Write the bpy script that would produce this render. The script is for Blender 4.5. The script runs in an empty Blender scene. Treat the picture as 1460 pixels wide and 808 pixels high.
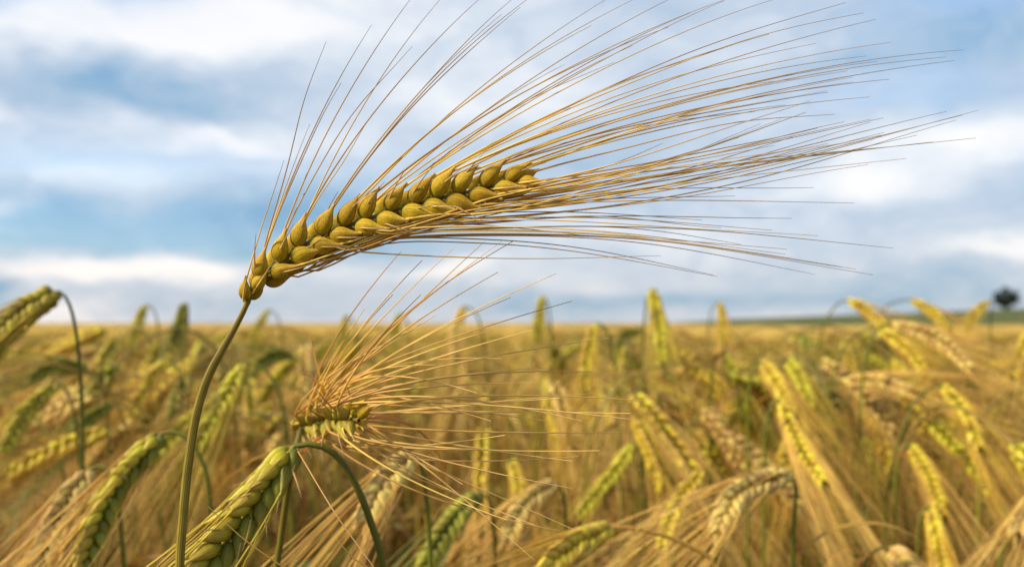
import bpy, math, random
import numpy as np
from mathutils import Matrix, Vector

SC = bpy.context.scene
COL = SC.collection
rng = np.random.default_rng(7)
random.seed(7)
R = math.radians

# ------------------------------------------------------------------ camera
CAM_Z = 0.85
EXPO = 0.72
HORIZON = 460.0
F = 1460 * 35 / 36.0                       # focal length in photo pixels
PITCH = math.atan((HORIZON - 404) / F)
cam = bpy.data.cameras.new('camera')
cam.lens = 35; cam.sensor_width = 36
cam.clip_start = 0.02; cam.clip_end = 6000
cam.dof.use_dof = True
cam.dof.focus_distance = 0.283
cam.dof.aperture_fstop = 12.5
camo = bpy.data.objects.new('camera', cam); COL.objects.link(camo)
camo.location = (0, 0, CAM_Z)
camo.rotation_euler = (R(90) + PITCH, 0, 0)
SC.camera = camo
SC.view_settings.view_transform = 'Standard'
SC.view_settings.look = 'None'
SC.view_settings.gamma = 1
SC.view_settings.exposure = EXPO
SC.render.engine = 'CYCLES'
SC.cycles.max_bounces = 6
SC.cycles.transparent_max_bounces = 4

def W(px, py, d):
    """world point at depth d that the photograph shows at (px, py)"""
    x = (px - 730) / F * d; v = (404 - py) / F * d
    c, s = math.cos(PITCH), math.sin(PITCH)
    return np.array((x, d * c - v * s, CAM_Z + d * s + v * c))

# ------------------------------------------------------------------ sky and sun
SUN_EL, SUN_AZ = R(38), R(-112)            # azimuth from +Y towards +X: high on the left, a little behind the camera
world = bpy.data.worlds.new('World'); SC.world = world
world.use_nodes = True
nt = world.node_tree; nt.nodes.clear()
def nd(kind, **kw):
    n = nt.nodes.new(kind)
    for k, v in kw.items(): setattr(n, k, v)
    return n
def put(sock, v):
    if hasattr(v, 'links') or hasattr(v, 'is_linked'): nt.links.new(v, sock)
    else: sock.default_value = v
def mth(op, a, b=0.0, c=None, clamp=False):
    n = nd('ShaderNodeMath', operation=op, use_clamp=clamp)
    put(n.inputs[0], a)
    if op not in ('EXPONENT', 'ARCSINE'): put(n.inputs[1], b)
    if c is not None: put(n.inputs[2], c)
    return n.outputs[0]
def vm(op, a, b=(0, 0, 0), out=0):
    n = nd('ShaderNodeVectorMath', operation=op)
    put(n.inputs[0], a); put(n.inputs[1], b)
    return n.outputs['Value' if out else 'Vector']
def mixc(f, a, b):
    n = nd('ShaderNodeMix', data_type='RGBA', clamp_factor=True)
    put(n.inputs[0], f); put(n.inputs[6], a); put(n.inputs[7], b)
    return n.outputs[2]
geo = nd('ShaderNodeTexCoord')
sep = nd('ShaderNodeSeparateXYZ'); nt.links.new(geo.outputs['Generated'], sep.inputs[0])
az = mth('ARCTAN2', sep.outputs[0], sep.outputs[1])
el = mth('ARCSINE', sep.outputs[2])
comb = nd('ShaderNodeCombineXYZ'); nt.links.new(az, comb.inputs[0]); nt.links.new(el, comb.inputs[1])
P0 = comb.outputs[0]
def noise(vec, scale, detail, rough=0.5, off=(0, 0, 0), st=(1, 1, 1), dist=0.0):
    v = vm('MULTIPLY', vec, st); v = vm('ADD', v, off)
    n = nd('ShaderNodeTexNoise'); put(n.inputs['Vector'], v)
    n.inputs['Scale'].default_value = scale; n.inputs['Detail'].default_value = detail
    n.inputs['Roughness'].default_value = rough; n.inputs['Distortion'].default_value = dist
    return n
w1 = noise(P0, 7.0, 4, 0.55, (3, 7, 0), (0.8, 1.8, 1))
wv = vm('SUBTRACT', w1.outputs['Color'], (0.5, 0.5, 0.5))
wv = vm('MULTIPLY', wv, (0.22, 0.10, 0))
PW = vm('ADD', P0, wv)
def blobs(spec, start, k=1.0):
    acc = start
    for (x, y, sx, sy, amp) in spec:
        v = vm('SUBTRACT', PW, ((x - 730) / F, (HORIZON - y) / F, 0))
        v = vm('MULTIPLY', v, (F / sx, F / sy, 0))
        n = nd('ShaderNodeVectorMath', operation='DOT_PRODUCT'); put(n.inputs[0], v); put(n.inputs[1], v)
        e = mth('EXPONENT', mth('MULTIPLY', n.outputs['Value'], -1.0))
        acc = mth('MULTIPLY_ADD', e, amp * k, acc)
    return acc
n1 = noise(P0, 5.5, 8, 0.58, (0, 0, 0), (1.0, 2.2, 1))
n2 = noise(PW, 13.0, 9, 0.66, (5, 2, 0), (1.0, 2.2, 1), .5)
base = mth('MULTIPLY_ADD', n1.outputs['Fac'], 0.62, -0.03)
base = mth('MULTIPLY_ADD', n2.outputs['Fac'], 0.56, base)
# brightness of the cloud cover: banks and gaps by direction (photo position, half widths, strength)
B = blobs([
    (170, 75, 260, 45, .42), (420, 30, 260, 55, .30), (330, 200, 150, 26, .42), (10, 178, 40, 18, .3),
    (180, 150, 260, 36, -.22), (60, 318, 70, 10, .42), (60, 255, 110, 30, -.10), (220, 262, 220, 30, .18),
    (140, 330, 300, 34, -.46), (60, 380, 140, 20, .22), (220, 388, 120, 20, .48), (300, 378, 50, 16, .22), (110, 404, 70, 12, .2), (330, 350, 40, 18, -.2), (30, 418, 60, 16, -.45), (250, 150, 200, 22, -.08), (230, 425, 230, 16, -.12),
    (120, 446, 130, 12, .25), (620, 385, 90, 26, .36), (700, 140, 160, 60, .30), (480, 310, 120, 50, -.25),
    (860, 190, 130, 60, -.12), (930, 60, 160, 50, .05), (1330, 25, 200, 40, -.16), (1330, 115, 200, 36, -.24), (1000, 330, 160, 34, .18),
    (1380, 215, 150, 34, .42), (1180, 265, 150, 26, .30), (1340, 310, 120, 22, -.10), (1420, 372, 120, 14, .34), (1000, 425, 420, 22, -.26),
    (1200, 400, 200, 22, -.12), (820, 290, 150, 40, -.08), (900, 395, 160, 14, .14),
], base, .95)
ramp = nd('ShaderNodeValToRGB'); nt.links.new(B, ramp.inputs[0])
cr = ramp.color_ramp
stops = [(0.0, (.13, .30, .50)), (0.20, (.22, .40, .60)), (0.38, (.38, .515, .665)), (0.54, (.505, .60, .725)), (0.68, (.64, .71, .80)), (0.86, (.83, .855, .89)), (1.0, (.93, .92, .92))]
while len(cr.elements) < len(stops): cr.elements.new(0.5)
for e, (p, c) in zip(cr.elements, stops): e.position = p; e.color = (*c, 1)
sky = nd('ShaderNodeTexSky', sky_type='NISHITA', sun_disc=False)
sky.sun_elevation = SUN_EL; sky.sun_rotation = SUN_AZ
sky.air_density = 1.0; sky.dust_density = 0.25; sky.ozone_density = 3.0
SKY_S = 0.12
C = blobs([(40, 14, 170, 42, 1.0), (1400, 40, 130, 45, .65), (200, 250, 260, 40, .40), (150, 335, 260, 26, .32), (1250, 150, 120, 30, .25)], 0.05)
low = mth('EXPONENT', mth('MULTIPLY', mth('POWER', mth('DIVIDE', el, .085), 2.0), -1.0))
warm = mixc(low, (1, 1, 1, 1), (1.06, .965, .90, 1))
cloud = vm('SCALE', vm('MULTIPLY', ramp.outputs[0], warm)); cloud.node.inputs['Scale'].default_value = 1.10 / SKY_S / 2 ** EXPO
full = mixc(C, cloud, sky.outputs[0])
bg = nd('ShaderNodeBackground'); bg.inputs['Strength'].default_value = SKY_S
nt.links.new(full, bg.inputs[0])
wo = nd('ShaderNodeOutputWorld'); nt.links.new(bg.outputs[0], wo.inputs[0])
world.cycles.sampling_method = 'MANUAL'; world.cycles.sample_map_resolution = 512

sun = bpy.data.lights.new('sun', 'SUN'); sun.energy = 3.4; sun.angle = R(8); sun.color = (1.0, .89, .70)
suno = bpy.data.objects.new('sun', sun); COL.objects.link(suno)
sd = Vector((math.sin(SUN_AZ) * math.cos(SUN_EL), math.cos(SUN_AZ) * math.cos(SUN_EL), math.sin(SUN_EL)))
suno.rotation_euler = sd.to_track_quat('Z', 'Y').to_euler()
suno.location = (0, 0, 5)

# ------------------------------------------------------------------ helpers
def nrm(v):
    return v / np.maximum(np.linalg.norm(v, axis=-1, keepdims=True), 1e-9)

class Acc:
    """collects tubes, ribbons and grains; build() links them as one mesh object"""
    def __init__(s): s.v, s.q, s.t, s.r, s.m, s.a, s.n = [], [], [], [], [], [], 0
    def add(s, v, q, t, r, mat=0, ang=None):
        k = v.reshape(-1, 3).shape[0]; s.a.append(np.zeros((k, 3)) if ang is None else ang.reshape(-1, 3))
        s.v.append(v.reshape(-1, 3)); s.q.append(q.reshape(-1, 4) + s.n)
        s.t.append(np.asarray(t, float).reshape(-1)); s.r.append(np.asarray(r, float).reshape(-1))
        s.m.append(np.full(q.reshape(-1, 4).shape[0], mat)); s.n += v.reshape(-1, 3).shape[0]
    def tubes(s, P, rad, S=4, mat=0, rnd=None):
        P = np.asarray(P, float)
        if P.ndim == 2: P = P[None]
        N, K, _ = P.shape
        rad = np.broadcast_to(np.asarray(rad, float), (N, K))
        T = np.gradient(P, axis=1); T = nrm(T)
        ch = nrm(P[:, -1] - P[:, 0])
        ref = np.where(np.abs(ch[:, 2:3]) > .8, np.array([[1., .13, 0]]), np.array([[.07, .05, 1.]]))
        ref = nrm(np.cross(ch, ref))
        U = nrm(np.cross(T, np.cross(ref[:, None, :], T))); V = np.cross(T, U)
        a = np.arange(S) / S * 2 * math.pi
        vv = P[:, :, None, :] + rad[:, :, None, None] * (U[:, :, None, :] * np.cos(a)[None, None, :, None] + V[:, :, None, :] * np.sin(a)[None, None, :, None])
        idx = np.arange(N * K * S).reshape(N, K, S); nx = np.roll(idx, -1, axis=2)
        q = np.stack([idx[:, :-1], nx[:, :-1], nx[:, 1:], idx[:, 1:]], axis=-1)
        t = np.broadcast_to(np.linspace(0, 1, K)[None, :, None], (N, K, S))
        if rnd is None: rnd = rng.random(N)
        tt = np.broadcast_to(np.arange(K)[None, :, None] * .012, (N, K, S))
        ang = np.stack([np.broadcast_to(np.cos(a), (N, K, S)), np.broadcast_to(np.sin(a), (N, K, S)), tt], -1)
        s.add(vv, q, t, np.broadcast_to(np.asarray(rnd)[:, None, None], (N, K, S)), mat, ang)
    def ribbons(s, P, wid, side, mat=0, fold=.25, rnd=None):
        P = np.asarray(P, float)
        if P.ndim == 2: P = P[None]
        N, K, _ = P.shape
        wid = np.broadcast_to(np.asarray(wid, float), (N, K)); side = np.broadcast_to(side, (N, K, 3))
        T = nrm(np.gradient(P, axis=1)); S_ = nrm(side - T * (side * T).sum(-1, keepdims=True)); Nn = np.cross(T, S_)
        off = np.array([-1, -.5, 0, .5, 1.]); lift = np.array([fold, fold * .35, 0, fold * .35, fold])
        vv = P[:, :, None] + wid[:, :, None, None] * (S_[:, :, None] * off[None, None, :, None] + Nn[:, :, None] * lift[None, None, :, None])
        idx = np.arange(N * K * 5).reshape(N, K, 5)
        q = np.stack([idx[:, :-1, :-1], idx[:, :-1, 1:], idx[:, 1:, 1:], idx[:, 1:, :-1]], axis=-1)
        t = np.broadcast_to(np.linspace(0, 1, K)[None, :, None], (N, K, 5))
        if rnd is None: rnd = rng.random(N)
        s.add(vv, q, t, np.broadcast_to(np.asarray(rnd)[:, None, None], (N, K, 5)), mat)
    def grains(s, pos, d, out, L, wd, S=8, K=8, mat=0, thick=.8):
        """teardrop grains at pos along d; out = the side that faces away from the rachis"""
        pos = np.asarray(pos, float); N = len(pos)
        gv, gt = grain_shape(S, K)
        d = nrm(d); o = nrm(out - d * (out * d).sum(-1, keepdims=True)); x = np.cross(d, o)
        L = np.broadcast_to(L, N); wd = np.broadcast_to(wd, N)
        vv = pos[:, None] + d[:, None] * (gv[None, :, 2:3] * L[:, None, None]) + x[:, None] * (gv[None, :, 0:1] * wd[:, None, None]) + o[:, None] * (gv[None, :, 1:2] * wd[:, None, None] * thick)
        idx = np.arange(N * K * S).reshape(N, K, S); nx = np.roll(idx, -1, axis=2)
        q = np.stack([idx[:, :-1], nx[:, :-1], nx[:, 1:], idx[:, 1:]], axis=-1)
        s.add(vv, q, np.broadcast_to(gt[None], (N, K * S)), np.broadcast_to(rng.random(N)[:, None], (N, K * S)), mat)
    def mesh(s, name, mats, smooth=True, around=False):
        me = bpy.data.meshes.new(name)
        v = np.concatenate(s.v); q = np.concatenate(s.q)
        me.vertices.add(len(v)); me.vertices.foreach_set('co', v.astype(np.float32).ravel())
        me.loops.add(q.size); me.loops.foreach_set('vertex_index', q.astype(np.int32).ravel())
        me.polygons.add(len(q)); me.polygons.foreach_set('loop_start', np.arange(0, q.size, 4, dtype=np.int32))
        me.polygons.foreach_set('material_index', np.concatenate(s.m).astype(np.int32))
        me.polygons.foreach_set('use_smooth', np.full(len(q), smooth))
        for k, a in (('t', s.t), ('rnd', s.r)):
            at = me.attributes.new(k, 'FLOAT', 'POINT'); at.data.foreach_set('value', np.concatenate(a).astype(np.float32))
        if around:
            at = me.attributes.new('around', 'FLOAT_VECTOR', 'POINT'); at.data.foreach_set('vector', np.concatenate(s.a).astype(np.float32).ravel())
        for m in mats: me.materials.append(m)
        me.update(calc_edges=True)
        return me
    def build(s, name, mats, parent=None, smooth=True):
        return link(name, s.mesh(name, mats, smooth, name == 'stem'), parent)

def link(name, me, parent=None, mat=None):
    o = bpy.data.objects.new(name, me); COL.objects.link(o)
    if parent is not None: o.parent = parent
    if mat is not None: o.matrix_local = mat
    return o

_gs = {}
def grain_shape(S, K):
    if (S, K) in _gs: return _gs[(S, K)]
    z = np.linspace(0, 1, K)
    pr = np.interp(z, [0, .05, .13, .24, .36, .48, .60, .70, .80, .90, 1.0], [.05, .26, .40, .485, .50, .455, .355, .25, .155, .09, .05])
    a = np.arange(S) / S * 2 * math.pi
    ridge = 1 + (.035 * np.cos(5 * a + .6) if S > 9 else 0 * a)
    x = pr[:, None] * np.cos(a)[None] * ridge; y = pr[:, None] * np.sin(a)[None] * ridge
    y = y + (.10 * np.sin(z * math.pi))[:, None]
    v = np.stack([x, y, np.broadcast_to(z[:, None], x.shape)], -1).reshape(-1, 3)
    _gs[(S, K)] = (v, np.repeat(z, S)); return _gs[(S, K)]

def tag(o, label=None, cat=None, group=None, kind=None):
    if label: o['label'] = label
    if cat: o['category'] = cat
    if group: o['group'] = group
    if kind: o['kind'] = kind
    return o
def empty(name, loc):
    o = bpy.data.objects.new(name, None); COL.objects.link(o); o.location = loc; o.empty_display_size = .02
    return o

def spline(pts, n):
    """smooth curve through pts, n points evenly along"""
    p = np.asarray(pts, float)
    if len(p) == 2: return p[0] + (p[1] - p[0]) * np.linspace(0, 1, n)[:, None]
    q = np.vstack([2 * p[0] - p[1], p, 2 * p[-1] - p[-2]])
    out = []
    for i in range(1, len(q) - 2):
        t = np.linspace(0, 1, 24, endpoint=False)[:, None]
        a, b, c, d = q[i - 1], q[i], q[i + 1], q[i + 2]
        out.append(.5 * ((2 * b) + (c - a) * t + (2 * a - 5 * b + 4 * c - d) * t ** 2 + (3 * b - a - 3 * c + d) * t ** 3))
    out.append(p[-1][None]); o = np.vstack(out)
    s = np.concatenate([[0], np.cumsum(np.linalg.norm(np.diff(o, axis=0), axis=1))])
    u = np.linspace(0, s[-1], n)
    return np.stack([np.interp(u, s, o[:, k]) for k in range(3)], 1)

def bez(p0, p1, p2, K):
    t = np.linspace(0, 1, K)[None, :, None]
    p0, p1, p2 = (np.asarray(x, float).reshape(-1, 1, 3) for x in (p0, p1, p2))
    return p0 * (1 - t) ** 2 + 2 * p1 * t * (1 - t) + p2 * t ** 2

# ------------------------------------------------------------------ materials
def plant_mat(name, stops, rough=.5, transl=.2, var=.25, streak=0.0, mottle=(.3, 60.), spec=.3, hue=.03, bump=0.0, around=False):
    """stops: colour along the piece (0 = where it grows from, 1 = its tip)"""
    m = bpy.data.materials.new(name); m.use_nodes = True
    t = m.node_tree; t.nodes.clear(); L = t.links
    def n(k, **kw):
        x = t.nodes.new(k)
        for a, b in kw.items(): setattr(x, a, b)
        return x
    at = n('ShaderNodeAttribute', attribute_name='t')
    rp = n('ShaderNodeValToRGB'); L.new(at.outputs['Fac'], rp.inputs[0])
    e = rp.color_ramp.elements
    while len(e) < len(stops): e.new(.5)
    for el_, (p, c) in zip(e, stops): el_.position = p; el_.color = (*c, 1)
    ar = n('ShaderNodeAttribute', attribute_name='rnd'); oi = n('ShaderNodeObjectInfo')
    ad = n('ShaderNodeMath', operation='ADD'); L.new(ar.outputs['Fac'], ad.inputs[0]); L.new(oi.outputs['Random'], ad.inputs[1])
    wr = n('ShaderNodeMath', operation='FRACT'); L.new(ad.outputs[0], wr.inputs[0])
    tc = n('ShaderNodeTexCoord')
    nz = n('ShaderNodeTexNoise'); nz.inputs['Scale'].default_value = mottle[1]; nz.inputs['Detail'].default_value = 5
    L.new(tc.outputs['Object'], nz.inputs['Vector'])
    a1 = n('ShaderNodeMath', operation='MULTIPLY_ADD'); L.new(wr.outputs[0], a1.inputs[0]); a1.inputs[1].default_value = var * 2; a1.inputs[2].default_value = 1 - var
    a2 = n('ShaderNodeMath', operation='MULTIPLY_ADD'); L.new(nz.outputs['Fac'], a2.inputs[0]); a2.inputs[1].default_value = mottle[0] * 2; a2.inputs[2].default_value = 1 - mottle[0]
    mu = n('ShaderNodeMath', operation='MULTIPLY'); L.new(a1.outputs[0], mu.inputs[0]); L.new(a2.outputs[0], mu.inputs[1])
    hs = n('ShaderNodeHueSaturation'); L.new(rp.outputs[0], hs.inputs['Color']); L.new(mu.outputs[0], hs.inputs['Value'])
    hv = n('ShaderNodeMath', operation='MULTIPLY_ADD'); L.new(wr.outputs[0], hv.inputs[0]); hv.inputs[1].default_value = hue; hv.inputs[2].default_value = .5 - hue / 2
    L.new(hv.outputs[0], hs.inputs['Hue'])
    col = hs.outputs[0]
    pb = n('ShaderNodeBsdfPrincipled'); L.new(col, pb.inputs['Base Color'])
    pb.inputs['Roughness'].default_value = rough; pb.inputs['Specular IOR Level'].default_value = spec
    if bump:
        mp = n('ShaderNodeMapping'); mp.inputs['Scale'].default_value = (1, 1, 1) if around else (1, 1, .06)
        if around:
            aa = n('ShaderNodeAttribute', attribute_name='around'); L.new(aa.outputs['Vector'], mp.inputs['Vector'])
        else: L.new(tc.outputs['Object'], mp.inputs['Vector'])
        n2 = n('ShaderNodeTexNoise'); n2.inputs['Scale'].default_value = bump; n2.inputs['Detail'].default_value = 3; L.new(mp.outputs[0], n2.inputs['Vector'])
        bm = n('ShaderNodeBump'); bm.inputs['Strength'].default_value = .35; bm.inputs['Distance'].default_value = .0003
        L.new(n2.outputs['Fac'], bm.inputs['Height']); L.new(bm.outputs[0], pb.inputs['Normal'])
        if streak:
            sr = n('ShaderNodeMapRange'); sr.inputs[1].default_value = .35; sr.inputs[2].default_value = .65; sr.inputs[3].default_value = 1 - streak; sr.inputs[4].default_value = 1 + streak
            L.new(n2.outputs['Fac'], sr.inputs[0])
            m3 = n('ShaderNodeMath', operation='MULTIPLY'); L.new(mu.outputs[0], m3.inputs[0]); L.new(sr.outputs[0], m3.inputs[1]); L.new(m3.outputs[0], hs.inputs['Value'])
    out = n('ShaderNodeOutputMaterial')
    if transl:
        tr = n('ShaderNodeBsdfTranslucent'); L.new(col, tr.inputs[0])
        mx = n('ShaderNodeMixShader'); mx.inputs[0].default_value = transl
        L.new(pb.outputs[0], mx.inputs[1]); L.new(tr.outputs[0], mx.inputs[2]); L.new(mx.outputs[0], out.inputs[0])
    else: L.new(pb.outputs[0], out.inputs[0])
    return m

GR, AW, ST = {}, {}, {}
GR['gold'] = plant_mat('golden_grain', [(0, (.32, .27, .020)), (.30, (.48, .305, .015)), (.62, (.52, .315, .022)), (1, (.64, .39, .08))], .56, .12, .14, .26, (.34, 4.5), .16, hue=.012, bump=20)
GR['yellow'] = plant_mat('yellow_grain', [(0, (.30, .26, .02)), (.4, (.60, .42, .022)), (1, (.66, .46, .09))], .45, .15, .2, .18, (.25, 4.5), .3, bump=20)
GR['yg'] = plant_mat('yellow_green_grain', [(0, (.16, .17, .012)), (.35, (.45, .37, .016)), (1, (.62, .45, .07))], .45, .15, .22, .18, (.25, 4.5), .3, bump=20)
GR['green'] = plant_mat('green_grain', [(0, (.070, .085, .008)), (.4, (.19, .19, .011)), (1, (.50, .40, .045))], .45, .15, .22, .18, (.25, 4.5), .3, bump=20)
GR['olive'] = plant_mat('olive_grain', [(0, (.10, .10, .010)), (.4, (.34, .26, .020)), (1, (.60, .42, .07))], .45, .12, .3, .18, (.3, 4.5), .25, bump=20)
GR['straw'] = plant_mat('straw_grain', [(0, (.36, .22, .05)), (.4, (.62, .42, .10)), (1, (.74, .52, .17))], .55, .15, .2, .18, (.25, 4.5), .3, bump=20)
AW['gold'] = plant_mat('golden_awn', [(0, (.82, .56, .13)), (.35, (.78, .51, .14)), (.75, (.52, .35, .16)), (1, (.36, .25, .16))], .45, .25, .25, mottle=(.15, 90.))
AW['yellow'] = plant_mat('yellow_awn', [(0, (.74, .46, .06)), (1, (.74, .47, .10))], .5, .3, .25, mottle=(.15, 90.))
AW['yg'] = plant_mat('yellow_green_awn', [(0, (.56, .42, .04)), (1, (.74, .49, .11))], .5, .3, .25, mottle=(.15, 90.))
AW['green'] = plant_mat('green_awn', [(0, (.24, .28, .04)), (1, (.56, .48, .16))], .5, .3, .25, mottle=(.15, 90.))
AW['straw'] = plant_mat('straw_awn', [(0, (.82, .52, .12)), (1, (.86, .60, .20))], .5, .3, .2, mottle=(.15, 90.))
ST['gold'] = plant_mat('olive_gold_stem', [(0, (.30, .22, .030)), (.06, (.26, .20, .025)), (.2, (.36, .24, .035)), (1, (.40, .26, .05))], .5, .08, .1, .55, (.35, 160.), .25, bump=5, around=True)
ST['green'] = plant_mat('green_stem', [(0, (.16, .165, .016)), (.3, (.17, .165, .014)), (1, (.36, .26, .05))], .45, .1, .2, .2, (.25, 80.), bump=5, around=True)
ST['yg'] = plant_mat('yellow_green_stem', [(0, (.20, .18, .018)), (1, (.28, .18, .025))], .5, .1, .2, .2, (.25, 80.), bump=5, around=True)
ST['straw'] = plant_mat('straw_stem', [(0, (.48, .28, .045)), (1, (.36, .19, .028))], .5, .1, .25, .2, (.25, 80.), bump=5, around=True)
LF = {'straw': plant_mat('dry_leaf', [(0, (.40, .22, .030)), (1, (.52, .32, .06))], .55, .4, .3, .2, (.3, 60.)),
      'green': plant_mat('green_leaf', [(0, (.13, .17, .025)), (.6, (.20, .21, .03)), (1, (.42, .30, .08))], .5, .4, .25, .2, (.3, 60.)),
      'brown': plant_mat('withered_leaf', [(0, (.19, .09, .016)), (1, (.30, .15, .030))], .6, .3, .3, .2, (.3, 60.)),
      'rust': plant_mat('rusty_leaf', [(0, (.40, .14, .022)), (1, (.52, .22, .04))], .55, .4, .25, .2, (.3, 60.))}

# ------------------------------------------------------------------ an ear: where its grains sit
def ear_layout(axis, facing, n, spread=(38, 30), gl=.0095, gw=.0046, jit=.06, neck=.88):
    """four rows of grains (two towards `facing`, two behind) up a curved axis; returns arrays pos, dir, out, length, width, row, s"""
    axis = np.asarray(axis); M = len(axis)
    T = nrm(np.gradient(axis, axis=0))
    pos, dr, ou, LL, WW, row, ss = [], [], [], [], [], [], []
    for i in range(n):
        for k, (sg, fr) in enumerate(((1, 1), (-1, 1), (1, -1), (-1, -1))):
            s = (i + (.0, .5, .5, .0)[k] + .2) / (n + .4)
            s = min(max(s + rng.normal() * .004, 0), .985)
            f = s * (M - 1); j = min(int(f), M - 2); c = axis[j] + (axis[j + 1] - axis[j]) * (f - j); t = T[j]
            N_ = facing - t * np.dot(facing, t); N_ /= np.linalg.norm(N_); B_ = np.cross(N_, t)
            B_ = B_ if sg > 0 else -B_
            e = 1.0
            e = np.interp(s, [0, .10, .25, .8, 1], [neck, (neck + 1.1) / 2, 1, .98, .74])
            th = R(spread[0] if sg > 0 else spread[1]) * np.interp(s, [0, .12, .7, 1], [neck * .38, .92, .95, .45]) + rng.normal() * jit
            ph = R(16) + rng.normal() * jit
            d = t * math.cos(th) + B_ * math.sin(th) + N_ * fr * math.sin(ph)
            d /= np.linalg.norm(d)
            p = c + B_ * gw * .16 * e + N_ * fr * gw * (.30 if fr > 0 else .34) * e
            pos.append(p); dr.append(d); ou.append(B_ * .35 + N_ * fr); LL.append(gl * e * (1 + rng.normal() * .05)); WW.append(gw * e * (1 + rng.normal() * .05)); row.append(k); ss.append(s)
    return tuple(np.array(x) for x in (pos, dr, ou, LL, WW, row, ss))

def gmat(p, d, o, L, wd, thick=.8):
    d = d / np.linalg.norm(d); o = o - d * np.dot(o, d); o /= np.linalg.norm(o); x = np.cross(d, o)
    return Matrix(((x[0] * wd, o[0] * wd * thick, d[0] * L, p[0]), (x[1] * wd, o[1] * wd * thick, d[1] * L, p[1]), (x[2] * wd, o[2] * wd * thick, d[2] * L, p[2]), (0, 0, 0, 1)))

def unit_grain(S, K, mat, nvar=1):
    a = Acc(); a.grains([(0, 0, 0)], np.array([[0, 0, 1.]]), np.array([[0, 1., 0]]), 1.0, 1.0, S, K, 0, 1.0)
    return a.mesh('grain', [mat])
UG = {}
def get_grain(kind, hi):
    if (kind, hi) not in UG: UG[(kind, hi)] = unit_grain(20 if hi else 10, 22 if hi else 10, GR[kind])
    return UG[(kind, hi)]

def stem_to_ground(pts3, root_shift=(0, 0)):
    """continue a visible stem down to the soil"""
    p = [np.asarray(x) for x in pts3]
    last = p[-1]; prev = p[-2]
    dv = last - prev; dv = dv / np.linalg.norm(dv)
    if dv[2] > -.2: dv[2] = -.2
    lean = dv / abs(dv[2])
    for h, k in ((.93, .9), (.75, .55), (.4, .3), (0, .2)):
        z = last[2] * h
        p.append(np.array((p[-1][0] + lean[0] * (p[-1][2] - z) * k * .35 + root_shift[0] * (1 - h) * .3, p[-1][1] + lean[1] * (p[-1][2] - z) * k * .35 + root_shift[1] * (1 - h) * .3, z)))
    return p

def leaf_curve(p0, az_, length, droop, n=10, up=.8):
    a = np.linspace(0, 1, n)
    ang = up - droop * a ** 1.3
    st = length / (n - 1)
    h = np.concatenate([[0], np.cumsum(np.cos(ang[:-1]) * st)]); v = np.concatenate([[0], np.cumsum(np.sin(ang[:-1]) * st)])
    return np.stack([p0[0] + h * math.cos(az_), p0[1] + h * math.sin(az_), p0[2] + v], 1), np.array((-math.sin(az_), math.cos(az_), 0.))

# ------------------------------------------------------------------ ground, far field, hill, tree
def simple_mat(name, c1, c2, scale, rough=.9, c3=None, stretch=(1, 1, 1), disp=0):
    m = bpy.data.materials.new(name); m.use_nodes = True; t = m.node_tree; L = t.links
    pb = t.nodes['Principled BSDF']; pb.inputs['Roughness'].default_value = rough; pb.inputs['Specular IOR Level'].default_value = .15
    tc = t.nodes.new('ShaderNodeTexCoord'); mp = t.nodes.new('ShaderNodeMapping'); mp.inputs['Scale'].default_value = stretch
    L.new(tc.outputs['Object'], mp.inputs['Vector'])
    nz = t.nodes.new('ShaderNodeTexNoise'); nz.inputs['Scale'].default_value = scale; nz.inputs['Detail'].default_value = 6; nz.inputs['Roughness'].default_value = .65
    L.new(mp.outputs[0], nz.inputs['Vector'])
    rp = t.nodes.new('ShaderNodeValToRGB'); L.new(nz.outputs['Fac'], rp.inputs[0])
    rp.color_ramp.elements[0].position = .32; rp.color_ramp.elements[0].color = (*c1, 1)
    rp.color_ramp.elements[1].position = .68; rp.color_ramp.elements[1].color = (*c2, 1)
    if c3: e = rp.color_ramp.elements.new(.5); e.color = (*c3, 1)
    L.new(rp.outputs[0], pb.inputs['Base Color'])
    return m

def grid_mesh(name, xs, ys, zf, mat):
    X, Y = np.meshgrid(xs, ys); Z = zf(X, Y)
    v = np.stack([X, Y, Z], -1); n, m_ = X.shape
    idx = np.arange(n * m_).reshape(n, m_)
    q = np.stack([idx[:-1, :-1], idx[:-1, 1:], idx[1:, 1:], idx[1:, :-1]], -1)
    a = Acc(); a.add(v, q, np.zeros(n * m_), np.zeros(n * m_)); return a.build(name, [mat])

def snoise(X, Y, f, seed):
    r = np.random.default_rng(seed); z = 0 * X
    for k in range(10):
        a = r.random() * 6.28; ff = f * (.5 + 1.6 * r.random()); z = z + np.sin((X * math.cos(a) + Y * math.sin(a)) * ff + r.random() * 6.28)
    return z / 4.5

soil = simple_mat('soil', (.05, .032, .018), (.12, .08, .045), 40, c3=(.08, .052, .03))
tag(grid_mesh('ground', np.array([-3500, -60, -4, 4, 60, 3500.]), np.array([-800, -4, 12, 60, 800, 4500.]), lambda X, Y: 0 * X, soil), kind='structure')

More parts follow.
